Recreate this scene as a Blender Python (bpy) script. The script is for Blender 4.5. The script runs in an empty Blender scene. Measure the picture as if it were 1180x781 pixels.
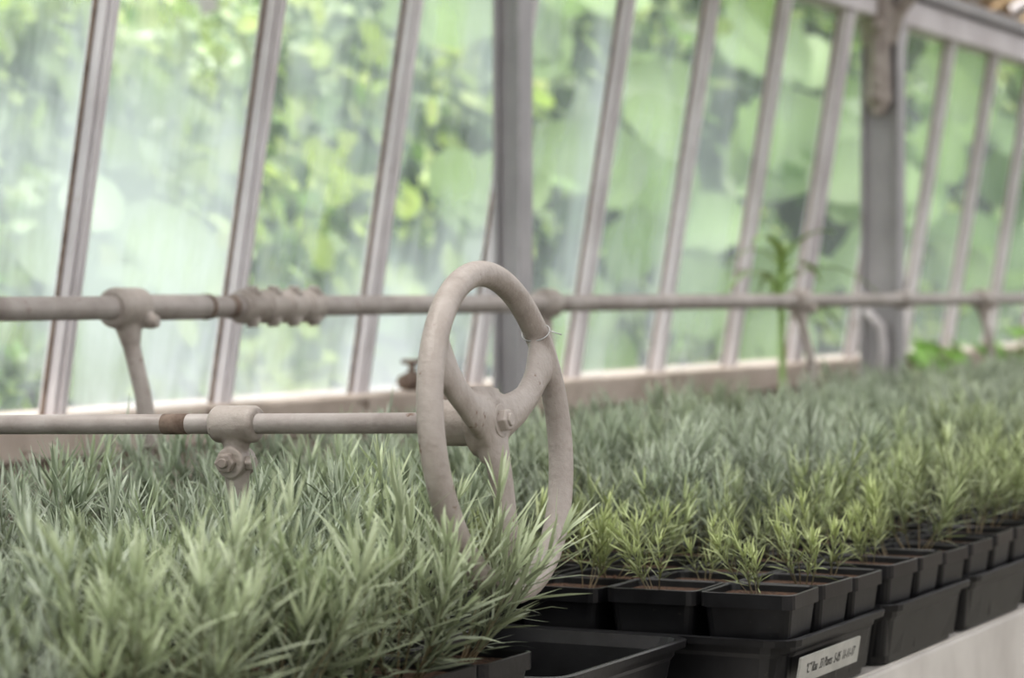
import bpy, bmesh, math, random
import numpy as np
from mathutils import Vector, Matrix
random.seed(7)
RNG = np.random.default_rng(11)
H = 1.15            # camera / eye height
scene = bpy.context.scene
scene.view_settings.view_transform = 'Standard'
try: scene.view_settings.look = 'Medium High Contrast'
except Exception: scene.view_settings.look = 'None'
scene.view_settings.exposure = 0.33

# ------------------------------------------------------------------ materials
def new_mat(name):
    m = bpy.data.materials.new(name); m.use_nodes = True
    nt = m.node_tree; nt.nodes.clear()
    out = nt.nodes.new('ShaderNodeOutputMaterial')
    return m, nt, out

def ramp(nt, fac, stops):
    r = nt.nodes.new('ShaderNodeValToRGB')
    el = r.color_ramp.elements
    while len(el) > 1: el.remove(el[-1])
    el[0].position = stops[0][0]; el[0].color = (*stops[0][1], 1)
    for p, c in stops[1:]:
        e = el.new(p); e.color = (*c, 1)
    nt.links.new(fac, r.inputs[0])
    return r.outputs[0]

def noise(nt, scale, detail=4, rough=0.6, mapping=None):
    tc = nt.nodes.new('ShaderNodeTexCoord')
    n = nt.nodes.new('ShaderNodeTexNoise')
    n.inputs['Scale'].default_value = scale
    n.inputs['Detail'].default_value = detail
    n.inputs['Roughness'].default_value = rough
    if mapping:
        mp = nt.nodes.new('ShaderNodeMapping'); mp.inputs['Scale'].default_value = mapping
        nt.links.new(tc.outputs['Object'], mp.inputs[0]); nt.links.new(mp.outputs[0], n.inputs['Vector'])
    else:
        nt.links.new(tc.outputs['Object'], n.inputs['Vector'])
    return n.outputs['Fac']

def mixrgb(nt, fac, a, b, mode='MIX'):
    m = nt.nodes.new('ShaderNodeMixRGB'); m.blend_type = mode
    for sock, v in ((m.inputs[0], fac), (m.inputs[1], a), (m.inputs[2], b)):
        if hasattr(v, 'links'): nt.links.new(v, sock)
        elif isinstance(v, (int, float)): sock.default_value = v
        else: sock.default_value = (*v, 1)
    return m.outputs[0]

def simple(name, stops, scale=20, rough=0.6, bump=0.2, bscale=80, metal=0.0, spots=None, mapping=None, spec=0.5):
    m, nt, out = new_mat(name)
    b = nt.nodes.new('ShaderNodeBsdfPrincipled')
    col = ramp(nt, noise(nt, scale, mapping=mapping), stops)
    if spots:
        s_scale, thr, c = spots
        f = ramp(nt, noise(nt, s_scale, 6, 0.7), [(thr, (0, 0, 0)), (min(thr+0.06, 1), (1, 1, 1))])
        col = mixrgb(nt, f, col, c)
    nt.links.new(col, b.inputs['Base Color'])
    b.inputs['Roughness'].default_value = rough
    b.inputs['Metallic'].default_value = metal
    b.inputs['Specular IOR Level'].default_value = spec
    if bump:
        bp = nt.nodes.new('ShaderNodeBump'); bp.inputs['Strength'].default_value = bump
        bp.inputs['Distance'].default_value = 0.002
        nt.links.new(noise(nt, bscale, 5), bp.inputs['Height'])
        nt.links.new(bp.outputs[0], b.inputs['Normal'])
    nt.links.new(b.outputs[0], out.inputs[0])
    return m

M_iron = simple('painted_cast_iron', [(0.28, (0.26, 0.22, 0.195)), (0.48, (0.375, 0.33, 0.30)), (0.7, (0.44, 0.395, 0.365))],
                scale=30, rough=0.42, bump=0.5, bscale=170, spots=(65, 0.635, (0.17, 0.105, 0.07)))
M_pipe = simple('painted_pipe', [(0.3, (0.28, 0.245, 0.225)), (0.5, (0.38, 0.34, 0.32)), (0.7, (0.45, 0.415, 0.395))],
                scale=18, rough=0.42, bump=0.35, bscale=120, spots=(40, 0.635, (0.19, 0.12, 0.085)))
M_rust = simple('rusty_iron', [(0.35, (0.13, 0.09, 0.07)), (0.6, (0.25, 0.19, 0.155))], scale=60, rough=0.8, bump=0.5)
M_white = simple('white_painted_wood', [(0.3, (0.53, 0.49, 0.50)), (0.6, (0.69, 0.655, 0.67))], scale=6, rough=0.6,
                 bump=0.2, bscale=60, spots=(14, 0.65, (0.36, 0.30, 0.27)))
M_post = simple('grey_painted_steel', [(0.3, (0.32, 0.31, 0.32)), (0.7, (0.45, 0.435, 0.445))], scale=5, rough=0.5,
                bump=0.2, spots=(12, 0.67, (0.24, 0.18, 0.15)))
M_knee = simple('painted_masonry', [(0.3, (0.40, 0.33, 0.28)), (0.7, (0.60, 0.52, 0.46))], scale=8, rough=0.8, bump=0.4, bscale=40,
                spots=(20, 0.62, (0.16, 0.12, 0.09)))
M_bench = simple('bench_white_paint', [(0.3, (0.52, 0.49, 0.46)), (0.7, (0.72, 0.69, 0.65))], scale=5, rough=0.6, bump=0.2)
M_plastic = simple('black_plastic', [(0.3, (0.010, 0.010, 0.011)), (0.7, (0.022, 0.022, 0.024))], scale=30, rough=0.32, bump=0.08, bscale=200,
                   spots=(180, 0.64, (0.05, 0.045, 0.04)))
M_soil = simple('potting_soil', [(0.38, (0.030, 0.016, 0.010)), (0.62, (0.115, 0.062, 0.038))], scale=260, rough=0.95, bump=1.0, bscale=350,
                spots=(320, 0.64, (0.50, 0.42, 0.34)))
M_label = simple('label_tape', [(0.3, (0.40, 0.40, 0.37)), (0.7, (0.52, 0.51, 0.47))], scale=30, rough=0.6, bump=0)
M_ink = simple('marker_ink', [(0.3, (0.02, 0.02, 0.02)), (0.7, (0.03, 0.03, 0.03))], bump=0)
M_floor = simple('concrete_floor', [(0.3, (0.16, 0.15, 0.13)), (0.7, (0.26, 0.25, 0.22))], scale=4, rough=0.9, bump=0.4)
M_ground = simple('garden_soil_grass', [(0.35, (0.07, 0.10, 0.04)), (0.65, (0.2, 0.27, 0.11))], scale=3, rough=0.95, bump=0.5)
M_wood = simple('roof_boards', [(0.35, (0.20, 0.12, 0.07)), (0.5, (0.50, 0.36, 0.22)), (0.65, (0.75, 0.62, 0.42))], scale=5, rough=0.8,
                bump=0.4, mapping=(8, 1, 8))
M_wire = simple('galvanised_wire', [(0.3, (0.4, 0.4, 0.4)), (0.7, (0.6, 0.6, 0.6))], rough=0.3, bump=0, metal=0.8)
M_terra = simple('terracotta', [(0.3, (0.35, 0.14, 0.07)), (0.7, (0.45, 0.2, 0.11))])

M_brick, nt, out = new_mat('brick')
b = nt.nodes.new('ShaderNodeBsdfPrincipled'); bt = nt.nodes.new('ShaderNodeTexBrick'); tc = nt.nodes.new('ShaderNodeTexCoord')
mp = nt.nodes.new('ShaderNodeMapping'); mp.inputs['Rotation'].default_value = (math.radians(90), 0, math.radians(90))
nt.links.new(tc.outputs['Object'], mp.inputs[0]); nt.links.new(mp.outputs[0], bt.inputs['Vector'])
bt.inputs['Color1'].default_value = (0.30, 0.10, 0.06, 1); bt.inputs['Color2'].default_value = (0.42, 0.17, 0.11, 1)
bt.inputs['Mortar'].default_value = (0.45, 0.4, 0.35, 1); bt.inputs['Scale'].default_value = 4
nt.links.new(bt.outputs[0], b.inputs['Base Color']); nt.links.new(b.outputs[0], out.inputs[0])

def leaf_mat(name, transl=0.3, rough=0.5, tg=(1.1, 1.2, 0.75)):
    m, nt, out = new_mat(name)
    at = nt.nodes.new('ShaderNodeAttribute'); at.attribute_name = 'Col'
    c = at.outputs['Color']
    b = nt.nodes.new('ShaderNodeBsdfPrincipled'); b.inputs['Roughness'].default_value = rough
    b.inputs['Specular IOR Level'].default_value = 0.4
    t = nt.nodes.new('ShaderNodeBsdfTranslucent')
    nt.links.new(c, b.inputs['Base Color'])
    c2 = mixrgb(nt, 1.0, c, tg, 'MULTIPLY')
    nt.links.new(c2, t.inputs['Color'])
    mx = nt.nodes.new('ShaderNodeMixShader'); mx.inputs[0].default_value = transl
    nt.links.new(b.outputs[0], mx.inputs[1]); nt.links.new(t.outputs[0], mx.inputs[2])
    nt.links.new(mx.outputs[0], out.inputs[0])
    return m
M_lav = leaf_mat('lavender_foliage', 0.22, 0.45, (1.0, 1.06, 0.86))
M_leaf = leaf_mat('shrub_foliage', 0.38, 0.45)

def glass_mat(name, lo, hi, film, tint=(0.94, 0.96, 0.97), grad=True):
    m, nt, out = new_mat(name)
    tr = nt.nodes.new('ShaderNodeBsdfTransparent'); tr.inputs[0].default_value = (*tint, 1)
    tl = nt.nodes.new('ShaderNodeBsdfTranslucent'); tl.inputs[0].default_value = (*film, 1)
    gl = nt.nodes.new('ShaderNodeBsdfGlossy'); gl.inputs['Roughness'].default_value = 0.15
    n1 = noise(nt, 2.6, 3, 0.55, (1, 1, 0.8))
    n2 = noise(nt, 16, 5, 0.7, (1, 1, 0.16))
    f = mixrgb(nt, 0.26, n1, n2)
    f = ramp(nt, f, [(0.40, (0, 0, 0)), (0.60, (1, 1, 1))])
    if grad:
        tc = nt.nodes.new('ShaderNodeTexCoord'); sp = nt.nodes.new('ShaderNodeSeparateXYZ')
        nt.links.new(tc.outputs['Object'], sp.inputs[0])
        mr = nt.nodes.new('ShaderNodeMapRange'); nt.links.new(sp.outputs[1], mr.inputs[0])
        mr.inputs[1].default_value = 3.8; mr.inputs[2].default_value = 5.4
        mr.inputs[3].default_value = 1.0; mr.inputs[4].default_value = 0.24
        f = mixrgb(nt, 1.0, f, mr.outputs[0], 'MULTIPLY')
    mr2 = nt.nodes.new('ShaderNodeMapRange'); nt.links.new(f, mr2.inputs[0])
    mr2.inputs[3].default_value = lo; mr2.inputs[4].default_value = hi
    mx = nt.nodes.new('ShaderNodeMixShader'); nt.links.new(mr2.outputs[0], mx.inputs[0])
    nt.links.new(tr.outputs[0], mx.inputs[1]); nt.links.new(tl.outputs[0], mx.inputs[2])
    mx2 = nt.nodes.new('ShaderNodeMixShader'); mx2.inputs[0].default_value = 0.05
    nt.links.new(mx.outputs[0], mx2.inputs[1]); nt.links.new(gl.outputs[0], mx2.inputs[2])
    nt.links.new(mx2.outputs[0], out.inputs[0])
    return m
M_glass = glass_mat('hazy_glass', 0.15, 0.72, (0.68, 0.745, 0.83))
M_roofglass = glass_mat('shaded_roof_glass', 0.25, 0.35, (0.66, 0.66, 0.66), tint=(0.61, 0.61, 0.61), grad=False)

# ------------------------------------------------------------------ mesh helpers
def obj_from_bm(bm, name, mat, smooth=False, parent=None, mats=None):
    me = bpy.data.meshes.new(name); bmesh.ops.recalc_face_normals(bm, faces=bm.faces)
    bm.to_mesh(me); bm.free()
    o = bpy.data.objects.new(name, me); scene.collection.objects.link(o)
    for mm in (mats or [mat]): me.materials.append(mm)
    if smooth:
        for p in me.polygons: p.use_smooth = True
    if parent: o.parent = parent
    return o

def empty(name, loc=(0, 0, 0)):
    o = bpy.data.objects.new(name, None); scene.collection.objects.link(o)
    o.location = loc; o.empty_display_size = 0.1
    return o

def box(bm, x0, x1, y0, y1, z0, z1, mi=0):
    vs = [bm.verts.new(p) for p in ((x0,y0,z0),(x1,y0,z0),(x1,y1,z0),(x0,y1,z0),(x0,y0,z1),(x1,y0,z1),(x1,y1,z1),(x0,y1,z1))]
    for f in ((0,3,2,1),(4,5,6,7),(0,1,5,4),(1,2,6,5),(2,3,7,6),(3,0,4,7)):
        fc = bm.faces.new([vs[i] for i in f]); fc.material_index = mi

def frame_of(d):
    d = Vector(d).normalized()
    a = Vector((0, 0, 1)) if abs(d.z) < 0.9 else Vector((0, 1, 0))
    u = d.cross(a).normalized(); return u, d.cross(u).normalized()

def tube(bm, pts, ra, rb=None, n=20, wdir=None, cap=True, mi=0):
    pts = [Vector(p) for p in pts]
    if not isinstance(ra, (list, tuple)): ra = [ra]*len(pts)
    if rb is None: rb = ra
    if not isinstance(rb, (list, tuple)): rb = [rb]*len(pts)
    rings = []
    for i, p in enumerate(pts):
        d = (pts[min(i+1, len(pts)-1)] - pts[max(i-1, 0)]).normalized()
        if wdir is not None:
            w = Vector(wdir); u = (w - d*w.dot(d)).normalized(); v = d.cross(u).normalized()
        else: u, v = frame_of(d)
        rings.append([bm.verts.new(p + u*math.cos(2*math.pi*k/n)*ra[i] + v*math.sin(2*math.pi*k/n)*rb[i]) for k in range(n)])
    for a, b_ in zip(rings, rings[1:]):
        for k in range(n):
            f = bm.faces.new((a[k], a[(k+1) % n], b_[(k+1) % n], b_[k])); f.material_index = mi
    if cap:
        bm.faces.new(rings[0][::-1]).material_index = mi; bm.faces.new(rings[-1]).material_index = mi

def sphere(bm, c, r, sx=1, sy=1, sz=1):
    bmesh.ops.create_uvsphere(bm, u_segments=16, v_segments=10, radius=r,
                              matrix=Matrix.Translation(c) @ Matrix.Diagonal((sx, sy, sz, 1)))

def torus(bm, c, R, r, axis, n=96, m=20):
    u, v = frame_of(axis); a = Vector(axis).normalized(); c = Vector(c); rings = []
    for i in range(n):
        t = 2*math.pi*i/n; e = u*math.cos(t)+v*math.sin(t)
        rings.append([bm.verts.new(c + e*(R+r*math.cos(2*math.pi*k/m)) + a*r*math.sin(2*math.pi*k/m)) for k in range(m)])
    for i in range(n):
        A = rings[i]; B = rings[(i+1) % n]
        for k in range(m): bm.faces.new((A[k], A[(k+1) % m], B[(k+1) % m], B[k]))

def hexnut(bm, c, axis, r, h):
    c = Vector(c); a = Vector(axis).normalized()
    tube(bm, [c, c+a*h*0.85, c+a*h], [r, r, r*0.85], n=6)

def bevel(o, w=0.002, seg=2):
    md = o.modifiers.new('bevel', 'BEVEL'); md.width = w; md.segments = seg; md.limit_method = 'ANGLE'
    return o

def castify(o, vox=0.0016, it=4):
    md = o.modifiers.new('remesh', 'REMESH'); md.mode = 'VOXEL'; md.voxel_size = vox; md.use_smooth_shade = True
    sm = o.modifiers.new('smooth', 'SMOOTH'); sm.factor = 0.5; sm.iterations = it
    return o

# ------------------------------------------------------------------ greenhouse shell
SX, SZ = -2.01, H-0.16
LEAN = math.tan(math.radians(9.2))
EZ = H+0.624
Y0, Y1 = -1.2, 11.6
def wx(z): return SX + (z-SZ)*LEAN

bm = bmesh.new(); box(bm, -2.6, 2.5, Y0-0.1, Y1+0.1, -0.05, 0.0); obj_from_bm(bm, 'floor', M_floor)
bm = bmesh.new(); box(bm, -30, -2.13, -12, 40, -0.08, -0.02); obj_from_bm(bm, 'garden_ground', M_ground)
bm = bmesh.new(); box(bm, SX-0.10, SX+0.015, Y0, Y1, 0, SZ-0.055); obj_from_bm(bm, 'wall_left', M_knee)
bm = bmesh.new(); box(bm, SX-0.12, SX+0.05, Y0, Y1, SZ-0.055, SZ); bevel(obj_from_bm(bm, 'trim_1', M_knee), 0.006)
xe = wx(EZ)
bm = bmesh.new(); box(bm, xe-0.03, xe+0.035, Y0, Y1, EZ, EZ+0.065); bevel(obj_from_bm(bm, 'trim_2', M_white), 0.004)
bm = bmesh.new(); box(bm, xe-0.06, xe+0.06, Y0, Y1, EZ+0.068, EZ+0.098); bevel(obj_from_bm(bm, 'trim_3', M_post), 0.004)

win = empty('window_1', (0, 0, 0))
nrm = Vector((1, 0, -LEAN)).normalized()
def bars(bm, prof):
    for n in range(-9, 22):
        y = 2.756+0.4*n
        if y > Y1-0.1: break
        hw = 0.012 if n != 7 else 0.028
        for (d0, d1, ya, yb) in prof(hw):
            vs = []
            for z in (SZ, EZ+0.01):
                for dx, dy in ((d0, ya), (d1, ya), (d1, yb), (d0, yb)):
                    vs.append(bm.verts.new(Vector((wx(z), y, z)) + nrm*dx + Vector((0, dy, 0))))
            for f in ((0,1,2,3),(4,7,6,5),(0,4,5,1),(1,5,6,2),(2,6,7,3),(3,7,4,0)): bm.faces.new([vs[i] for i in f])
bm = bmesh.new(); bars(bm, lambda hw: ((-0.006, 0.020, -hw, hw), (0.020, 0.027, -hw*.6, hw*.6)))
bevel(obj_from_bm(bm, 'glazing_bars', M_white, parent=win), 0.0015, 1)
bm = bmesh.new(); bars(bm, lambda hw: ((0.0, 0.005, -hw-0.003, -hw+0.001),))
obj_from_bm(bm, 'putty_lines', M_rust, parent=win)
bm = bmesh.new()
for n in range(-9, 21):
    ya, yb = 2.756+0.4*n, 2.756+0.4*(n+1)
    if yb > Y1: break
    bm.faces.new([bm.verts.new(p) for p in ((wx(SZ), ya, SZ), (wx(SZ), yb, SZ), (wx(EZ), yb, EZ), (wx(EZ), ya, EZ))])
obj_from_bm(bm, 'glass_panes', M_glass, parent=win)
bm = bmesh.new(); box(bm, 2.3, 2.42, Y0, Y1, 0, 0.95); obj_from_bm(bm, 'wall_right', M_knee)
win2 = empty('window_2')
bm = bmesh.new(); bm.faces.new([bm.verts.new(p) for p in ((2.36, Y0, 0.95), (2.36, Y1, 0.95), (2.24, Y1, EZ), (2.24, Y0, EZ))])
obj_from_bm(bm, 'glass_panes_right', M_roofglass, parent=win2)
bm = bmesh.new()
for k in range(32): box(bm, 2.28, 2.33, Y0+0.4*k, Y0+0.4*k+0.03, 0.95, EZ)
obj_from_bm(bm, 'glazing_bars_right', M_white, parent=win2)
RX, RZ = 0.18, EZ+0.12+1.15
for nm, y in (('wall_back', Y1), ('wall_front', Y0)):
    bm = bmesh.new(); box(bm, -2.1, 2.4, y-0.05, y+0.05, 0, 0.95); obj_from_bm(bm, nm, M_knee)
for i, y in ((3, Y1), (4, Y0)):
    bm = bmesh.new()
    bm.faces.new([bm.verts.new(p) for p in ((-2.0, y, 0.95), (2.35, y, 0.95), (2.24, y, EZ+.1), (RX, y, RZ), (xe, y, EZ+.1))])
    obj_from_bm(bm, 'window_%d' % i, M_roofglass)
roof = empty('ceiling')
bm = bmesh.new()
for xa, za, xb, zb in ((xe+0.3, None, RX, RZ), (RX, RZ, 2.24, EZ+0.12)):
    if za is None: za = EZ+0.12+(RZ-EZ-0.12)*(xa-xe)/(RX-xe)
    bm.faces.new([bm.verts.new(p) for p in ((xa, Y0, za), (xa, Y1, za), (xb, Y1, zb), (xb, Y0, zb))])
obj_from_bm(bm, 'roof_glass', M_roofglass, parent=roof)
bm = bmesh.new()
for k in range(32):
    y = Y0+0.4*k
    tube(bm, [(xe+.05, y, EZ+0.115), (RX, y, RZ-0.02)], 0.018, n=4); tube(bm, [(RX, y, RZ-0.02), (2.24, y, EZ+0.1)], 0.02, n=4)
tube(bm, [(RX, Y0, RZ-0.03), (RX, Y1, RZ-0.03)], 0.04, n=4)
obj_from_bm(bm, 'rafters', M_white, parent=roof)
bm = bmesh.new()
sl = (RZ-EZ-0.12)/(RX-xe)
for k in range(40):
    y = Y0+0.32*k; g = 0.05
    if y+0.32 > Y1: break
    vs = []
    for x, zo in ((xe-0.15, 0.0), (xe+0.3, 0.0)):
        z = EZ+0.125+sl*(x-xe)
        for yy, zz in ((y, z), (y+0.32-g, z), (y+0.32-g, z+0.02), (y, z+0.02)): vs.append(bm.verts.new((x, yy, zz)))
    for f in ((0,1,2,3),(4,7,6,5),(0,4,5,1),(1,5,6,2),(2,6,7,3),(3,7,4,0)): bm.faces.new([vs[i] for i in f])
obj_from_bm(bm, 'eave_boards', M_wood, parent=roof)

def post(y, w, hanger=False):
    p = empty('steel_post', (-1.85, y, 0))
    bm = bmesh.new()
    box(bm, -w/2, w/2, -0.02, 0.02, 0.0, EZ+0.07)
    box(bm, -w/2, -w/2+0.010, -0.032, -0.018, 0.0, EZ+0.07)
    box(bm, w/2-0.010, w/2, -0.032, -0.018, 0.0, EZ+0.07)
    box(bm, -w/2-0.02, w/2+0.02, -0.05, 0.05, 0, 0.02)
    bevel(obj_from_bm(bm, 'column', M_post, parent=p), 0.003)
    if hanger:
        bm = bmesh.new()
        zt = EZ-0.0; yf = -0.040
        tube(bm, [(0, yf, zt+0.08), (0, yf, zt+0.02), (0, yf, zt-0.06), (0, yf, zt-0.12), (0, yf, zt-0.19), (0, yf, zt-0.225)],
             [0.036, 0.034, 0.026, 0.028, 0.032, 0.014], [0.018]*6, wdir=(1, 0, 0), n=24)
        sphere(bm, (0, yf-0.015, zt-0.185), 0.017); sphere(bm, (0, yf-0.015, zt-0.02), 0.019)
        tube(bm, [(0, yf-0.018, zt-0.05), (0, yf-0.022, zt-0.16)], 0.008, n=12)
        for s in (-1, 1):
            pts = [(s*0.02, yf+.01, zt-0.06), (s*0.045, yf+.01, zt+0.01), (s*0.080, yf+.01, zt+0.05), (s*0.15, yf+.01, zt+0.075)]
            tube(bm, pts, [0.020, 0.017, 0.016, 0.018], [0.012]*4, wdir=(0, 0, 1), n=12)
        castify(obj_from_bm(bm, 'hanger_bracket', M_iron, smooth=True, parent=p), 0.003, 3)
        bm = bmesh.new()
        tube(bm, [(0.0, -0.03, H-0.24), (0.015, -0.04, H-0.14), (0.01, -0.045, H-0.08), (-.03, -0.035, H-0.045)], [0.012, 0.011, 0.010, 0.010], [0.006]*4, wdir=(1, 0, 0), n=10)
        obj_from_bm(bm, 'pipe_stay', M_white, smooth=True, parent=p)
for y, w, hh in ((-0.07, .05, 0), (1.87, .05, 0), (3.81, .050, 0), (5.75, .092, 1), (7.69, .06, 0), (9.63, .09, 1)): post(y, w, hh)

# ------------------------------------------------------------------ vent shaft pipe (upper)
PX, PZ = -1.70, H-0.0193
vp = empty('vent_control_pipe', (0, 0, 0))
bm = bmesh.new(); tube(bm, [(PX, Y0+.1, PZ), (PX, Y1-.1, PZ)], 0.0133, n=28); obj_from_bm(bm, 'pipe', M_pipe, True, vp)
bm = bmesh.new(); tube(bm, [(PX, 2.46, PZ), (PX, 2.465, PZ), (PX, 2.66, PZ), (PX, 2.665, PZ)], [0.0135, 0.0152, 0.0152, 0.0135], n=28)
tube(bm, [(PX, 5.39, PZ), (PX, 5.395, PZ), (PX, 5.45, PZ), (PX, 5.455, PZ)], [0.0135, 0.019, 0.019, 0.0135], n=28)
obj_from_bm(bm, 'sleeve', M_pipe, True, vp)
bm = bmesh.new()
tube(bm, [(PX, 2.648, PZ), (PX, 2.656, PZ)], 0.0158, n=24); tube(bm, [(PX, 2.70, PZ), (PX, 2.712, PZ)], 0.0142, n=24)
obj_from_bm(bm, 'rust_joint', M_rust, True, vp)
bm = bmesh.new()
tube(bm, [(PX, 2.725, PZ), (PX, 2.918, PZ)], 0.0175, n=24)
for i in range(4):
    y = 2.747+0.050*i
    tube(bm, [(PX, y-0.018, PZ), (PX, y-0.015, PZ), (PX, y+0.015, PZ), (PX, y+0.018, PZ)], [0.0175, 0.0215, 0.0215, 0.0175], n=24)
castify(obj_from_bm(bm, 'clamp_coupling', M_iron, True, vp), 0.0014, 1)
bm = bmesh.new()
for i in range(4):
    y = 2.747+0.050*i
    for s in (-1, 1):
        tube(bm, [(PX+.006, y, PZ+s*0.012), (PX+.007, y, PZ+s*0.0205)], 0.0115, n=16)
        hexnut(bm, (PX+.007, y, PZ+s*0.020), (0.1, 0, s), 0.0085, 0.0055)
bevel(obj_from_bm(bm, 'clamp_bolts', M_iron, False, vp), 0.0015, 2)
def pipe_bracket(y):
    bm = bmesh.new()
    tube(bm, [(PX, y-0.029, PZ), (PX, y-0.024, PZ), (PX, y+0.024, PZ), (PX, y+0.029, PZ)], [0.019, 0.0235, 0.0235, 0.019], n=28)
    tube(bm, [(PX+0.008, y+0.018, PZ-0.014), (PX+0.026, y+0.018, PZ-0.016)], 0.009, n=14)
    hexnut(bm, (PX+0.024, y+0.018, PZ-0.016), (1, 0, 0), 0.008, 0.008)
    tube(bm, [(PX+0.002, y, PZ-0.014), (PX+0.008, y, PZ-0.045), (PX+0.022, y+0.002, PZ-0.10), (PX+0.027, y+0.003, PZ-0.135), (PX+0.028, y+0.003, PZ-0.16)],
         [0.023, 0.0125, 0.011, 0.014, 0.015], [0.014, 0.009, 0.009, 0.010, 0.010], wdir=(0, 1, 0), n=18)
    tube(bm, [(PX+0.028, y+0.003, PZ-0.15), (PX+0.018, y+0.003, H-0.36)], 0.007, n=12)
    castify(obj_from_bm(bm, 'pipe_bracket', M_iron, True, vp), 0.0018, 3)
for y in (1.25, 2.484, 4.755, 6.029, 7.2): pipe_bracket(y)
bm = bmesh.new()
tube(bm, [(PX, 3.595, PZ), (PX, 3.60, PZ), (PX, 3.63, PZ), (PX, 3.635, PZ)], [0.016, 0.023, 0.023, 0.016], n=24)
tube(bm, [(PX, 3.61, PZ-0.01), (PX+0.016, 3.61, PZ-0.15), (PX+.016, 3.61, H-.36)], [0.014, 0.010, .007], [0.007]*3, wdir=(0, 1, 0))
obj_from_bm(bm, 'pipe_flange', M_iron, True, vp)

# ------------------------------------------------------------------ handwheel
WX, WY, WZ = -0.868, 1.747, H-0.1066
hw = empty('vent_handwheel', (WX, WY, WZ))
wheel = empty('wheel', (0, 0.014, 0)); wheel.parent = hw
wheel.rotation_euler = (0, -math.radians(7.0), math.radians(3.0))
R, r = 0.1205, 0.0100
bm = bmesh.new(); torus(bm, (0, 0, 0), R, r, (1, 0, 0))
hub = Vector((-0.002, -0.011, 0.0085))
def arm(ang, bend, w=(0.022, 0.0135, 0.0120, 0.0155, 0.022)):
    a = math.radians(ang); e = Vector((0, math.cos(a), math.sin(a))); t = Vector((0, -math.sin(a), math.cos(a)))
    p0 = e*(R-0.002)
    pts = []
    N = 9
    for i in range(N):
        s = i/(N-1)
        pts.append(p0.lerp(hub, s) + t*bend*math.sin(math.pi*s) + Vector((0.003*math.sin(math.pi*s), 0, 0)))
    def itp(arr, s):
        f = s*(len(arr)-1); i = min(int(f), len(arr)-2); return arr[i]*(1-(f-i))+arr[i+1]*(f-i)
    wa = [itp(w, i/(N-1)) for i in range(N)]
    ta = [itp((0.0085, 0.0075, 0.0075, 0.008, 0.010), i/(N-1)) for i in range(N)]
    tube(bm, pts, wa, ta, wdir=t, n=20)
arm(29, -0.012); arm(147, 0.012); arm(264, 0.003)
tube(bm, [hub+Vector((-0.012, 0, 0)), hub+Vector((0.005, 0, 0)), hub+Vector((0.009, 0, 0))], [0.026, 0.025, 0.018], n=32)
tube(bm, [hub+Vector((-0.002, 0, -0.03)), hub, hub+Vector((-0.003, 0.002, 0.026))], [0.014, 0.024, 0.026], [0.007, 0.010, 0.006], wdir=(0, 1, 0), n=20)
castify(obj_from_bm(bm, 'rim_and_spokes', M_iron, True, wheel), 0.0015, 6)
bm = bmesh.new()
tube(bm, [hub+Vector((0.006, 0, 0)), hub+Vector((0.0105, 0, 0))], 0.013, n=24)
hexnut(bm, hub+Vector((0.010, 0, 0)), (1, 0, 0), 0.0092, 0.007)
tube(bm, [hub+Vector((0.016, 0, 0)), hub+Vector((0.019, 0, 0))], 0.005, n=16)
bevel(obj_from_bm(bm, 'hub_nut', M_iron, False, wheel), 0.0012)
bm = bmesh.new()
a = math.radians(38)
for dz in (0.0, 0.0025):
    torus(bm, (0, R*math.cos(a), R*math.sin(a)), r+0.0012, 0.0005, (0.12, -math.sin(a), math.cos(a)+dz*20), 40, 6)
tube(bm, [(0.012, R*math.cos(a), R*math.sin(a)), (0.020, R*math.cos(a)+.004, R*math.sin(a)-0.004)], 0.0005, n=6)
obj_from_bm(bm, 'wire_tie', M_wire, True, wheel)
sd = Vector((-1, 0, -0.0255)).normalized(); s0 = Vector((-0.006, 0.0, 0.0075))
bm = bmesh.new(); tube(bm, [s0+sd*0.0, s0+sd*0.79], 0.0080, n=28)
obj_from_bm(bm, 'shaft', M_pipe, True, hw)
bm = bmesh.new(); tube(bm, [s0+sd*0.004, s0+sd*0.007, s0+sd*0.034, s0+sd*0.037], [0.016, 0.0175, 0.0175, 0.0155], n=28)
obj_from_bm(bm, 'hub_collar', M_iron, True, hw)
bm = bmesh.new(); tube(bm, [s0+sd*0.262, s0+sd*0.285], 0.0083, n=28); tube(bm, [s0+sd*0.042, s0+sd*0.047], 0.0086, n=28)
obj_from_bm(bm, 'rust_patch', M_rust, True, hw)

# shaft bracket
sb = empty('shaft_bracket', (-1.0916, WY, 0))
c = Vector((0, 0, WZ+0.0075-0.0057))
bm = bmesh.new()
tube(bm, [c-sd*0.020, c-sd*0.017, c+sd*0.017, c+sd*0.020], [0.0125, 0.0148, 0.0148, 0.0125], n=28)
tube(bm, [c+Vector((0, 0, -0.008)), c+Vector((0, 0, -0.022)), c+Vector((0.002, 0, -0.030))], [0.014, 0.010, 0.011], [0.010, 0.008, 0.009], wdir=(1, 0, 0), n=18)
tube(bm, [c+Vector((0.0, 0.011, -0.030)), c+Vector((0.0, -0.011, -0.030))], 0.0125, n=22)
tube(bm, [c+Vector((0, 0, -0.036)), c+Vector((0.002, 0, -0.06)), c+Vector((0.003, 0, -0.262+0.008))], [0.0115, 0.0075, 0.007], [0.009, 0.007, .007], wdir=(1, 0, 0), n=18)
castify(obj_from_bm(bm, 'sleeve_and_clevis', M_iron, True, sb), 0.0013, 2)
bm = bmesh.new()
hexnut(bm, c+Vector((-0.002, -0.0105, -0.030)), (0.2, -1, 0), 0.0085, 0.008)
tube(bm, [c+Vector((-0.001, -0.017, -0.030)), c+Vector((0, -0.022, -0.030))], 0.004, n=12)
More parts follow.
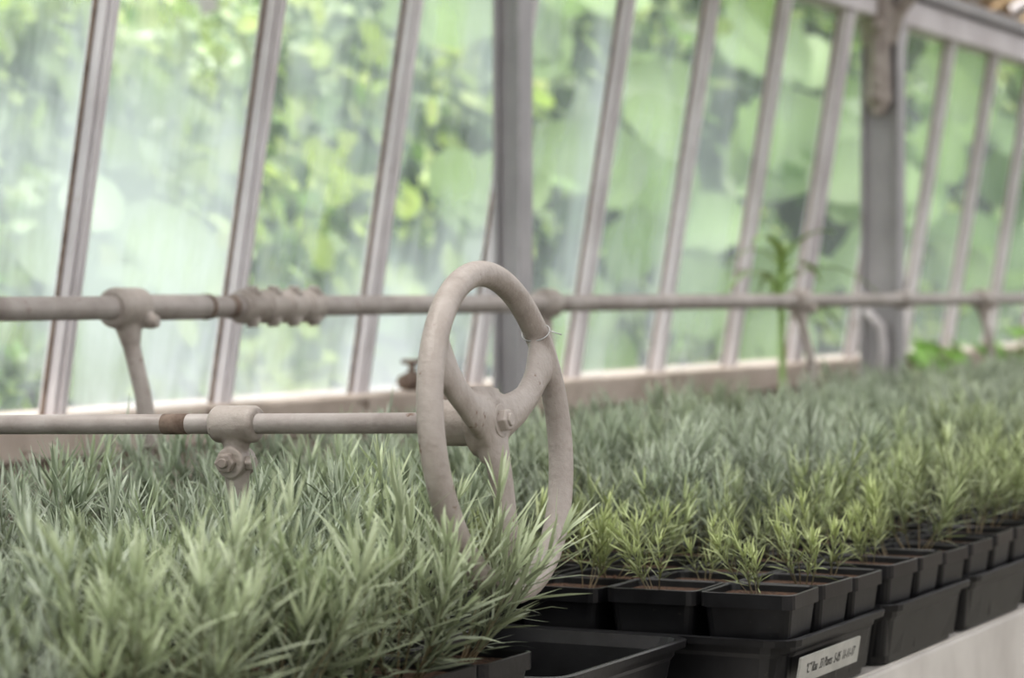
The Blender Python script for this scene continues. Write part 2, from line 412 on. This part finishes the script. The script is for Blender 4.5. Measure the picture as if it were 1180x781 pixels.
hexnut(bm, c+Vector((0.011, -0.002, -0.030)), (1, 0, 0), 0.0062, 0.007)
bevel(obj_from_bm(bm, 'clevis_bolts', M_iron, False, sb), 0.001, 1)
bm = bmesh.new()
gx = PX+0.035
tube(bm, [(gx+.02, WY, H-0.125), (gx-0.01, WY, H-0.125)], 0.045, n=32)
tube(bm, [(PX, WY-0.02, PZ), (PX, WY+0.02, PZ)], 0.05, n=32)
tube(bm, [(PX, WY, PZ-0.05), (PX, WY, H-0.36)], 0.014, n=16)
castify(obj_from_bm(bm, 'gear_housing', M_iron, True), 0.003, 4)

# ------------------------------------------------------------------ bench
BX0, BX1, BT = -1.71, -0.772, H-0.36
pb = empty('plant_bench', (0, 0, 0))
bm = bmesh.new(); box(bm, BX0, BX1, -0.6, 9.6, BT-0.02, BT-0.001); obj_from_bm(bm, 'bench_top', M_bench, parent=pb)
bm = bmesh.new(); box(bm, BX1-0.025, BX1+0.004, -0.6, 9.6, BT-0.19, BT-0.003); box(bm, BX0, BX0+0.02, -0.6, 9.6, BT-0.15, BT-0.021)
bevel(obj_from_bm(bm, 'apron', M_bench, parent=pb), 0.003)
bm = bmesh.new()
for k in range(8):
    for x in (BX0+0.05, BX1-0.08): box(bm, x-0.03, x+0.03, -0.5+1.4*k, -0.44+1.4*k, 0, BT-0.02)
obj_from_bm(bm, 'legs', M_bench, parent=pb)

def rrect(bm, hx, hy, z, rad, seg=4):
    vs = []
    for cx, cy, a0 in ((1, 1, 0), (-1, 1, 90), (-1, -1, 180), (1, -1, 270)):
        for i in range(seg+1):
            a = math.radians(a0+90*i/seg)
            vs.append(bm.verts.new((cx*(hx-rad)+rad*math.cos(a), cy*(hy-rad)+rad*math.sin(a), z)))
    return vs
def vessel(bm, prof, seg=4, mi=0):
    rings = [rrect(bm, *p, seg=seg) for p in prof]
    n = len(rings[0])
    for A, B in zip(rings, rings[1:]):
        for k in range(n): bm.faces.new((A[k], A[(k+1) % n], B[(k+1) % n], B[k])).material_index = mi
    bm.faces.new(rings[0][::-1]).material_index = mi
    bm.faces.new(rings[-1]).material_index = mi

def tray_mesh(hx, hy):
    bm = bmesh.new(); h = 0.060
    vessel(bm, [(hx-.018, hy-.018, 0, .02), (hx-.011, hy-.011, h-.018, .022), (hx-.008, hy-.008, h-.014, .024), (hx-.007, hy-.007, h-.006, .024), (hx, hy, h-.007, .026),
                (hx+.0008, hy+.0008, h-.001, .026), (hx-.002, hy-.002, h, .025), (hx-.007, hy-.007, h-.001, .022), (hx-.012, hy-.012, h-.012, .02),
                (hx-.020, hy-.020, .003, .018)])
    bmesh.ops.recalc_face_normals(bm, faces=bm.faces)
    me = bpy.data.meshes.new('tray'); bm.to_mesh(me); bm.free(); me.materials.append(M_plastic)
    return me
TM = tray_mesh(0.27, 0.1385); TM2 = tray_mesh(0.139, 0.27)
TP = 0.280
pots = []
for k in range(-8, 24):
    yc = 2.094+TP*(k+0.5)
    xr = -0.752 + random.uniform(-.003, .003) if k >= 0 else {-1: -0.842, -2: -0.812}.get(k, -0.80+random.uniform(-.01, .01))
    o = bpy.data.objects.new('seedling_tray', TM); scene.collection.objects.link(o)
    o.location = (xr-0.27, yc, BT+0.001)
    for i in range(6):
        for j in range(3):
            if k == -1 and i < 2: continue
            if k == -2 and i == 0 and j == 2: continue
            if k == -2 and i == 3 and j == 2: continue
            pots.append((xr-0.047-0.0893*i, yc+0.0885*(j-1), i, k, j))
for k in range(-4, 13):
    yc = 2.094+0.545*(k+0.5)
    xr = -1.292 if yc > 2.3 else -1.385
    xr -= 0.004
    o = bpy.data.objects.new('seedling_tray', TM2); scene.collection.objects.link(o)
    o.location = (xr-0.139, yc, BT+0.001)
    for i in range(3):
        for j in range(6): pots.append((xr-0.050-0.0885*i, yc+0.0893*(j-2.5), 6+i, k, j))

tmp = bmesh.new()
a = 0.0425
vessel(tmp, [(a-.012, a-.012, 0, .007), (a-.0035, a-.0035, .074, .008), (a-.003, a-.003, .077, .008), (a, a, .077, .009), (a, a, .0895, .009), (a-.0015, a-.0015, .090, .009),
             (a-.0025, a-.0025, .0885, .008), (a-.003, a-.003, .083, .008)], seg=3, mi=0)
tmp.faces.ensure_lookup_table()
tmp.faces[len(tmp.faces)-1].material_index = 1
pm = bpy.data.meshes.new('p'); tmp.to_mesh(pm); tmp.free()
nv = len(pm.vertices); co = np.zeros(nv*3); pm.vertices.foreach_get('co', co); co = co.reshape(-1, 3)
polys = [tuple(p.vertices) for p in pm.polygons]; pmi = [p.material_index for p in pm.polygons]
V = []; F = []; MI = []; vbase = 0
for idx, (x, y, i, k, j) in enumerate(pots):
    t = random.uniform(-0.05, 0.05); c_, s_ = math.cos(t), math.sin(t)
    R_ = np.array([[c_, s_, 0], [-s_, c_, 0], [0, 0, 1]])
    V.append(co @ R_ + np.array([x, y, BT+0.005+random.uniform(0, .004)]))
    F += [tuple(v+vbase for v in p) for p in polys]; MI += pmi; vbase += nv
Q4 = np.array([[1, 0, 0], [-.5, .8, 0], [-.5, -.8, 0], [0, 0, .7]])
for (x, y, i, k, j) in pots:          # bark / perlite crumbs on the soil
    if i <= 3 and 1.4 < y < 3.3:
        for _ in range(40):
            s_ = random.uniform(.0012, .0032)
            V.append(Q4*s_+np.array([x+random.uniform(-.034, .034), y+random.uniform(-.034, .034), BT+0.0885]))
            F += [(vbase, vbase+1, vbase+3), (vbase+1, vbase+2, vbase+3), (vbase+2, vbase, vbase+3)]; MI += [1]*3; vbase += 4
me = bpy.data.meshes.new('nursery_pots'); me.from_pydata(np.concatenate(V).tolist(), [], F)
me.materials.append(M_plastic); me.materials.append(M_soil); me.polygons.foreach_set('material_index', MI); me.update()
o = bpy.data.objects.new('nursery_pots', me); scene.collection.objects.link(o)

lab = empty('tray_label', (-0.7565, 2.198, BT+0.0325))
lab.rotation_euler = (0, math.radians(9), 0)
bm = bmesh.new(); box(bm, -0.001, 0.0012, -0.080, 0.080, -0.0118, 0.0118); obj_from_bm(bm, 'tape', M_label, parent=lab)
cu = bpy.data.curves.new('writing', 'FONT'); cu.body = '"C" Rau  33 Plants  5-05  11-11-17'; cu.size = 0.0130; cu.align_x = 'CENTER'; cu.align_y = 'CENTER'
cu.shear = 0.35; cu.extrude = 0.0001; cu.offset = -0.0002
to = bpy.data.objects.new('writing', cu); scene.collection.objects.link(to); to.parent = lab
to.rotation_euler = (math.radians(90), 0, math.radians(90)); to.location = (0.0016, 0, 0); cu.materials.append(M_ink); to.scale = (0.72, 1, 1)

# ------------------------------------------------------------------ lavender
def lav_variant(rng, Ht=0.105, nst=8, base_spread=0.012, tilt=0.45, lw=1.0, low=False):
    P = []; Q = []; C = []; cnt = 0
    for s in range(nst):
        az = rng.uniform(0, 2*math.pi); tl = tilt*math.sqrt(rng.uniform(0, 1))
        L = Ht*rng.uniform(0.45, 0.95) if s else Ht*0.98
        if s == 0: tl *= 0.3
        b0 = np.array([math.cos(az)*base_spread*rng.uniform(.2, 1), math.sin(az)*base_spread*rng.uniform(.2, 1), 0])
        out = np.array([math.cos(az), math.sin(az), 0.0])
        wob = rng.normal(0, 0.06, 2)
        def pos(t):
            return b0 + out*(math.sin(tl)*L*t*(1.25-0.45*t)) + np.array([wob[0]*L*t*t, wob[1]*L*t*t, math.cos(tl*0.8)*L*t])
        ns = 5; prev = None
        for i in range(ns):
            t = i/(ns-1); p = pos(t*0.97); rr = 0.0012*(1-0.6*t)
            ids = []
            for q in range(3):
                an = q*2.094; P.append(p+np.array([math.cos(an)*rr, math.sin(an)*rr, 0])); ids.append(cnt); cnt += 1
                C.append((0.27-.05*t, 0.20+0.06*t, 0.13+0.03*t))
            if prev:
                for q in range(3): Q.append((prev[q], prev[(q+1) % 3], ids[(q+1) % 3], ids[q]))
            prev = ids
        nn = max(4, int(L/0.0105)); phase = rng.uniform(0, 6.28)
        def leaf(p, axis, phi, opening, Ll, wd, shade, curl, droop):
            nonlocal cnt
            u = np.cross(axis, [0.3, 0.1, 1.0]); u /= (np.linalg.norm(u)+1e-9); w = np.cross(axis, u)
            rad = u*math.cos(phi)+w*math.sin(phi)
            d = axis*math.cos(opening)+rad*math.sin(opening)
            side = np.cross(d, axis); side /= (np.linalg.norm(side)+1e-9)
            tw = rng.uniform(-.5, .5); side = side*math.cos(tw)+np.cross(d, side)*math.sin(tw)
            lat = side*rng.normal(0, .06)
            ids = []
            for tt, ww in ((0, .55), (.33, 1.0), (.72, .85), (1, .08)):
                c0 = p+d*Ll*tt+axis*curl*Ll*tt*tt+lat*Ll*tt*tt - np.array([0, 0, droop*Ll*tt*tt])
                P.append(c0-side*wd*ww); P.append(c0+side*wd*ww); ids.append((cnt, cnt+1)); cnt += 2
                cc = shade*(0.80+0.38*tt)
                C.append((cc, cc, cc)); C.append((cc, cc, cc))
            for (a0, a1), (b0_, b1) in zip(ids, ids[1:]): Q.append((a0, a1, b1, b0_))
        for i in range(nn):
            t = (0.10 if not low else 0.3)+0.86*(i+0.5)/nn*(1 if not low else .78)
            p = pos(t); axis = pos(min(t+.05, 1.05))-pos(t-.05); axis /= np.linalg.norm(axis)
            for q in range(2):
                phi = phase+i*1.57+q*math.pi+rng.uniform(-.4, .4)
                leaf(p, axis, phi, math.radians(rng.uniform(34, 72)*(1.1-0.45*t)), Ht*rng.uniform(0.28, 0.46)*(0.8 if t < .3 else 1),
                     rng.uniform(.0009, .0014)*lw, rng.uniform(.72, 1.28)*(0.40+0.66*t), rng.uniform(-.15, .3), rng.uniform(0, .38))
                if rng.uniform() < 0.6:
                    leaf(p, axis, phi+rng.uniform(-.8, .8), math.radians(rng.uniform(15, 45)), Ht*rng.uniform(0.12, 0.24),
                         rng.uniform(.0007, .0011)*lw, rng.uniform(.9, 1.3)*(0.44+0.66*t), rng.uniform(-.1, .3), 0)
        p = pos(0.97); axis = pos(1.0)-pos(.9); axis /= np.linalg.norm(axis)
        for q in range(6):
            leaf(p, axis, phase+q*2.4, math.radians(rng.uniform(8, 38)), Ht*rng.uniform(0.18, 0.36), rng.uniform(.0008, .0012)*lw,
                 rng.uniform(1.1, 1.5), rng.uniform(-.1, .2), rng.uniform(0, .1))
    return np.array(P), np.array(Q), np.array(C)
def is_leafcol(C): return C[:, 0] == C[:, 2]
variants = [lav_variant(RNG, 0.105, int(RNG.integers(9, 14)), tilt=RNG.uniform(.45, .8)) for _ in range(16)]
small = [lav_variant(RNG, 0.105, int(RNG.integers(3, 6)), tilt=RNG.uniform(.6, .95), lw=1.2, low=True) for _ in range(8)]
medium = [lav_variant(RNG, 0.105, int(RNG.integers(5, 8)), tilt=RNG.uniform(.5, .8), lw=1.1, low=True) for _ in range(8)]
bushy = [lav_variant(RNG, 0.110, 15, tilt=.75) for _ in range(5)]
VV = []; QQ = []; CC = []; off = 0
grey = np.array([0.292, 0.338, 0.255]); young = np.array([0.44, 0.50, 0.22]); silv = np.array([0.46, 0.495, 0.425])
for (x, y, i, k, j) in pots:
    if y < 0.55: continue
    s1 = (2.05 < y < 2.25 and i <= 3) or (2.25 <= y < 2.6 and i == 0)
    s2 = (not s1) and ((2.25 <= y < 2.34 and i <= 3) or (2.6 <= y < 4.2 and i == 0) or (2.3 < y < 3.4 and i == 1))
    fr = (y < 1.72 and i == 0 and y > 1.3)
    lib = small if s1 else medium if s2 else (bushy if fr else variants)
    P, Q, C = lib[int(RNG.integers(0, len(lib)))]
    sc = RNG.uniform(0.82, 1.20)
    if s1: sc = RNG.uniform(.58, .76)
    elif s2: sc *= 0.84
    if fr: sc = RNG.uniform(1.14, 1.24)
    az = RNG.uniform(0, 6.28); lx, ly = RNG.normal(0, .10), RNG.normal(0, .10)
    if fr and y > 1.6: lx += 0.15; ly += .08
    ca, sa = math.cos(az), math.sin(az)
    Rm = np.array([[ca, sa, 0], [-sa, ca, 0], [0, 0, 1]])
    Pn = (P @ Rm)*sc
    Pn[:, 0] += Pn[:, 2]*lx; Pn[:, 1] += Pn[:, 2]*ly
    Pn += np.array([x+RNG.uniform(-.008, .008), y+RNG.uniform(-.008, .008), BT+0.086])
    yg = RNG.uniform(0, 1)
    tint = grey*(1-.7*yg)+silv*.7*yg
    if s1: tint = (young*.8+silv*.2)*RNG.uniform(.85, 1.05)
    elif s2: tint = young*.5+tint*.5
    elif fr: tint = .75*tint+.25*young
    elif i <= 2 and RNG.uniform() < 0.4: tint = 0.7*tint+0.3*young
    elif RNG.uniform() < 0.2: tint = .85*tint+.15*young
    tint = tint*RNG.uniform(0.82, 1.15)
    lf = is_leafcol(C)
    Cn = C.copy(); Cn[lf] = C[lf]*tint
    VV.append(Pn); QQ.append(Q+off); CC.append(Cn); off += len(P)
def np_mesh(name, V, Q, C, mat):
    V = np.concatenate(V); Q = np.concatenate(Q); C = np.clip(np.concatenate(C), 0, .85)
    me = bpy.data.meshes.new(name)
    me.vertices.add(len(V)); me.vertices.foreach_set('co', V.astype(np.float32).ravel())
    k = Q.shape[1]
    me.loops.add(Q.size); me.loops.foreach_set('vertex_index', Q.astype(np.int32).ravel())
    me.polygons.add(len(Q)); me.polygons.foreach_set('loop_start', np.arange(0, Q.size, k, dtype=np.int32))
    me.polygons.foreach_set('loop_total', np.full(len(Q), k, dtype=np.int32))
    me.update(calc_edges=True); me.validate()
    at = me.color_attributes.new('Col', 'FLOAT_COLOR', 'POINT')
    at.data.foreach_set('color', np.concatenate([C, np.ones((len(C), 1))], 1).astype(np.float32).ravel())
    me.materials.append(mat)
    o = bpy.data.objects.new(name, me); scene.collection.objects.link(o)
    return o
np_mesh('lavender_seedlings', VV, QQ, CC, M_lav)

# ------------------------------------------------------------------ arching-leaf plant by the window
dp = empty('potted_dracaena', (-1.80, 4.93, 0))
bm = bmesh.new()
tube(bm, [(0, 0, 0), (0, 0, 0.20), (0, 0, 0.21)], [0.05, 0.075, 0.075], n=24)
obj_from_bm(bm, 'pot', M_terra, True, dp)
bm = bmesh.new(); tube(bm, [(0, 0, 0.2), (0.005, 0.01, 0.7), (0, 0, H+0.05)], [0.012, 0.009, 0.006], n=10)
M_drac = simple('dracaena_leaf', [(0.3, (0.22, 0.34, 0.11)), (0.7, (0.40, 0.54, 0.21))], scale=10, rough=0.4, bump=0)
for i in range(16):
    az = i*2.4; z0 = H-0.06+0.009*i; L = random.uniform(0.14, 0.22)
    cx_ = math.cos(az); 
    o_ = Vector((cx_*(0.9 if cx_ > 0 else .55), math.sin(az), 0)); sd_ = Vector((-math.sin(az), math.cos(az)*.6, 0.0))
    rise = random.uniform(0.4, 0.9)
    prev = None
    for q in range(9):
        t = q/8; p = Vector((0, 0, z0))+o_*L*t+Vector((0, 0, L*(rise*t*1.3-1.05*t*t*(1.1-rise*.5))))
        w = 0.012*math.sin(math.pi*min(1, 0.12+t*0.88))+.0005
        cur = (bm.verts.new(p-sd_*w), bm.verts.new(p-Vector((0, 0, .003))), bm.verts.new(p+sd_*w))
        if prev: bm.faces.new((prev[0], prev[1], cur[1], cur[0])); bm.faces.new((prev[1], prev[2], cur[2], cur[1]))
        prev = cur
obj_from_bm(bm, 'stem_and_leaves', M_drac, True, dp)

bm = bmesh.new()
c = Vector((SX+0.03, 3.70, SZ+0.014))
tube(bm, [c+Vector((0, -.03, 0)), c+Vector((0, .03, 0))], 0.012, n=16); sphere(bm, c, 0.018)
tube(bm, [c, c+Vector((0, 0, 0.03))], 0.006, n=10); torus(bm, c+Vector((0, 0, 0.032)), 0.014, 0.004, (0, 0, 1), 24, 8)
obj_from_bm(bm, 'water_valve', M_rust, True)

# ------------------------------------------------------------------ broad leaves : weeds inside, shrubs outside
def leaf_template(lobed):
    ang = np.linspace(-math.pi, math.pi, 15)[:-1]
    pts = []
    for a in ang:
        rr = 0.5*(1-0.25*math.cos(a)*-1)
        if lobed: rr *= 0.78+0.28*abs(math.cos(2.5*a))
        x = math.cos(a)*rr*1.15+0.5; y = math.sin(a)*rr*0.85
        pts.append((x, y, 0.18*abs(y)-0.30*max(0, x)**2*0.5))
    V = np.array([(0.5, 0, -0.06)]+pts)
    T = np.array([(0, i+1, (i+1) % 14+1) for i in range(14)])
    return V, T
T1, T2 = leaf_template(True), leaf_template(False)
T3 = (T2[0]*np.array([1.3, 0.42, 1.0]), T2[1])
class Leaves:
    def __init__(s): s.V = []; s.T = []; s.C = []; s.off = 0
    def add(s, p, size, col, rng, tmpl, up=0.0, ny=0.0):
        V, T = tmpl
        n = np.array([rng.uniform(.2, 1), rng.normal(ny, .5), rng.uniform(-.1, 1.1)+up]); n /= np.linalg.norm(n)
        d = np.cross(n, rng.normal(0, 1, 3)); d[2] -= 0.3; d -= n*np.dot(n, d); d /= np.linalg.norm(d); sd = np.cross(n, d)
        W = (V[:, :1]*d+V[:, 1:2]*sd+V[:, 2:3]*n)*size+p
        s.V.append(W); s.T.append(T+s.off); s.off += len(W)
        shade = np.ones((len(W), 1)); shade[0] = 1.25
        s.C.append(shade*col)
rg = np.random.default_rng(5)
wl = Leaves()
for (yc, n) in ((6.35, 20), (6.6, 16), (7.1, 16), (7.35, 12)):
    for q in range(n):
        wl.add(np.array([-1.90+rg.normal(0, .02), yc+rg.normal(0, .06), H-0.20+rg.uniform(-.06, .07)]), rg.uniform(.04, .075),
               np.array([.22, .36, .12])*rg.uniform(.7, 1.4), rg, T2, .5)
np_mesh('self_sown_weeds', wl.V, wl.T, wl.C, M_leaf)

G = Leaves()
pal = [np.array(c) for c in ((0.22, 0.35, 0.11), (0.38, 0.50, 0.16), (0.08, 0.14, 0.05), (0.50, 0.61, 0.25), (0.25, 0.36, 0.17), (0.42, 0.52, 0.31), (0.04, 0.07, 0.032), (.06, .11, .04))]
for c in range(430):
    X = -rg.uniform(2.95, 4.9); Y = rg.uniform(2.0, 17.5); Z = rg.uniform(0.3, 2.15) if Y < 9 else rg.uniform(.4, 3.4)
    size = rg.uniform(.035, .09); col = pal[int(rg.integers(0, 8))]*rg.uniform(.7, 1.25)
    nl = int(22*(0.09/size)**1.3)
    tm = (T1, T2, T3)[c % 3]
    for q in range(min(nl, 70)):
        p = np.array([X, Y, Z])+rg.normal(0, 1, 3)*np.array([.14, .22, .22])
        if p[0] > -2.4: continue
        G.add(p, size*rg.uniform(.7, 1.3), col*rg.uniform(.6, 1.35), rg, tm)
for (X, Y, Z, sp, n, sz, col, ny) in ((-2.8, 3.85, 1.20, .12, 8, .19, (0.46, .57, .34), -.6), (-2.9, 3.35, 1.05, .14, 12, .12, (.40, .56, .24), 0),
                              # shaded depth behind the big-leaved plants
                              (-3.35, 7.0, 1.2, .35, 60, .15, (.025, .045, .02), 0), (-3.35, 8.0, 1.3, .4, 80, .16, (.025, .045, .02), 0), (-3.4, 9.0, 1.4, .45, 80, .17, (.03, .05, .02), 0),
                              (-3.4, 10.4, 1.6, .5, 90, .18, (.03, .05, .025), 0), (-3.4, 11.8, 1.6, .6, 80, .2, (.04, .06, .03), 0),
                              # big leaves
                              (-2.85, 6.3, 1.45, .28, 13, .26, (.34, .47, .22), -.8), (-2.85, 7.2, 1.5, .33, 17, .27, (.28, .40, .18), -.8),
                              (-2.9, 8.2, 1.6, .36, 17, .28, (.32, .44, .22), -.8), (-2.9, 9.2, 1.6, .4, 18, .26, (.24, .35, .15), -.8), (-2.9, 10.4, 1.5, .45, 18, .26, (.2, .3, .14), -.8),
                              (-3.2, 5.4, 1.0, .4, 50, .09, (.50, .62, .19), 0), (-3.2, 6.0, 1.5, .35, 50, .10, (.50, .62, .2), 0),
                              (-3.3, 4.6, 1.5, .4, 40, .10, (.40, .52, .18), 0), (-2.9, 3.1, 1.35, .12, 14, .12, (.08, .18, .05), 0)):
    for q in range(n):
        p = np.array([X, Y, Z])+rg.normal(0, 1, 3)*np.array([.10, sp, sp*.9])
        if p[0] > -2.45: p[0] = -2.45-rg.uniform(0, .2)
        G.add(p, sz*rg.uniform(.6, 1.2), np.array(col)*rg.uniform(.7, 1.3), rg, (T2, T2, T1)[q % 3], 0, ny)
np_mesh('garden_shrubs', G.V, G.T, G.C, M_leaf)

m, nt, out = new_mat('hedge_foliage'); M_hedge = m
b = nt.nodes.new('ShaderNodeBsdfPrincipled'); b.inputs['Roughness'].default_value = 0.8
c1 = ramp(nt, noise(nt, 3.5, 6, 0.75), [(0.36, (0.03, 0.055, 0.025)), (0.46, (0.10, 0.16, 0.06)), (0.53, (0.30, 0.40, 0.16)), (0.64, (0.70, 0.77, 0.62))])
nt.links.new(c1, b.inputs['Base Color']); nt.links.new(b.outputs[0], out.inputs[0])
bm = bmesh.new()
nx, nz = 90, 22; grid = []
from mathutils import noise as mn
for i in range(nx):
    row = []
    Y = -1+i*24/(nx-1)
    top = 2.10+0.25*mn.noise(Vector((Y*0.7, 0, 3)))*2 + max(0, Y-9)*0.28
    for j in range(nz):
        t = j/(nz-1); z = top*math.sin(min(t*1.25, 1)*math.pi/2) if t < .8 else top
        x = -5.6 - (0 if t < .8 else (t-.8)*6) + 0.4*mn.noise(Vector((Y*1.3, z*1.5, 0)))+0.2*mn.noise(Vector((Y*4, z*4, 5)))
        row.append(bm.verts.new((x, Y, z-0.03+(0.1*mn.noise(Vector((Y*3, t*5, 1))) if j else 0))))
    grid.append(row)
for i in range(nx-1):
    for j in range(nz-1): bm.faces.new((grid[i][j], grid[i+1][j], grid[i+1][j+1], grid[i][j+1]))
obj_from_bm(bm, 'hedge', M_hedge, True)
bb = empty('brick_building', (-11, 12, 0))
bm = bmesh.new(); box(bm, -1.5, 1.5, -10, 9, -0.05, 4.5); obj_from_bm(bm, 'brick_walls', M_brick, parent=bb)
bm = bmesh.new()
for k in range(6): box(bm, 1.5, 1.56, -8+3*k, -6.8+3*k, 1.2, 2.9)
obj_from_bm(bm, 'window_frames', M_white, parent=bb)
bm = bmesh.new(); box(bm, -1.8, 1.9, -10.3, 9.3, 4.5, 4.7); obj_from_bm(bm, 'flat_roof', M_post, parent=bb)

# ------------------------------------------------------------------ light
w = bpy.data.worlds.new('sky'); scene.world = w; w.use_nodes = True; nt = w.node_tree; nt.nodes.clear()
out = nt.nodes.new('ShaderNodeOutputWorld'); bg = nt.nodes.new('ShaderNodeBackground')
tc = nt.nodes.new('ShaderNodeTexCoord'); sp = nt.nodes.new('ShaderNodeSeparateXYZ'); nt.links.new(tc.outputs['Generated'], sp.inputs[0])
c = ramp(nt, sp.outputs[2], [(0.0, (0.87, 0.875, 0.88)), (0.4, (0.955, 0.96, 0.97)), (1.0, (0.99, 0.985, 0.98))])
nt.links.new(c, bg.inputs[0]); bg.inputs[1].default_value = 1.5; nt.links.new(bg.outputs[0], out.inputs[0])
ld = bpy.data.lights.new('sun', 'SUN'); ld.energy = 2.8; ld.angle = math.radians(10); ld.color = (1, 0.96, 0.89)
lo = bpy.data.objects.new('sun', ld); scene.collection.objects.link(lo)
lo.rotation_euler = Vector((0.15, 0.30, -1)).to_track_quat('-Z', 'Y').to_euler()

# ------------------------------------------------------------------ camera
cd = bpy.data.cameras.new('camera'); cam = bpy.data.objects.new('camera', cd); scene.collection.objects.link(cam)
cam.location = (0, 0, H)
cam.rotation_euler = (math.radians(90-1.06), 0, math.radians(25.95))
cd.sensor_width = 36; cd.lens = 3000/1180*36; cd.clip_start = 0.05; cd.clip_end = 200
cd.dof.use_dof = True; cd.dof.focus_distance = 2.08; cd.dof.aperture_fstop = 7.6
scene.camera = cam
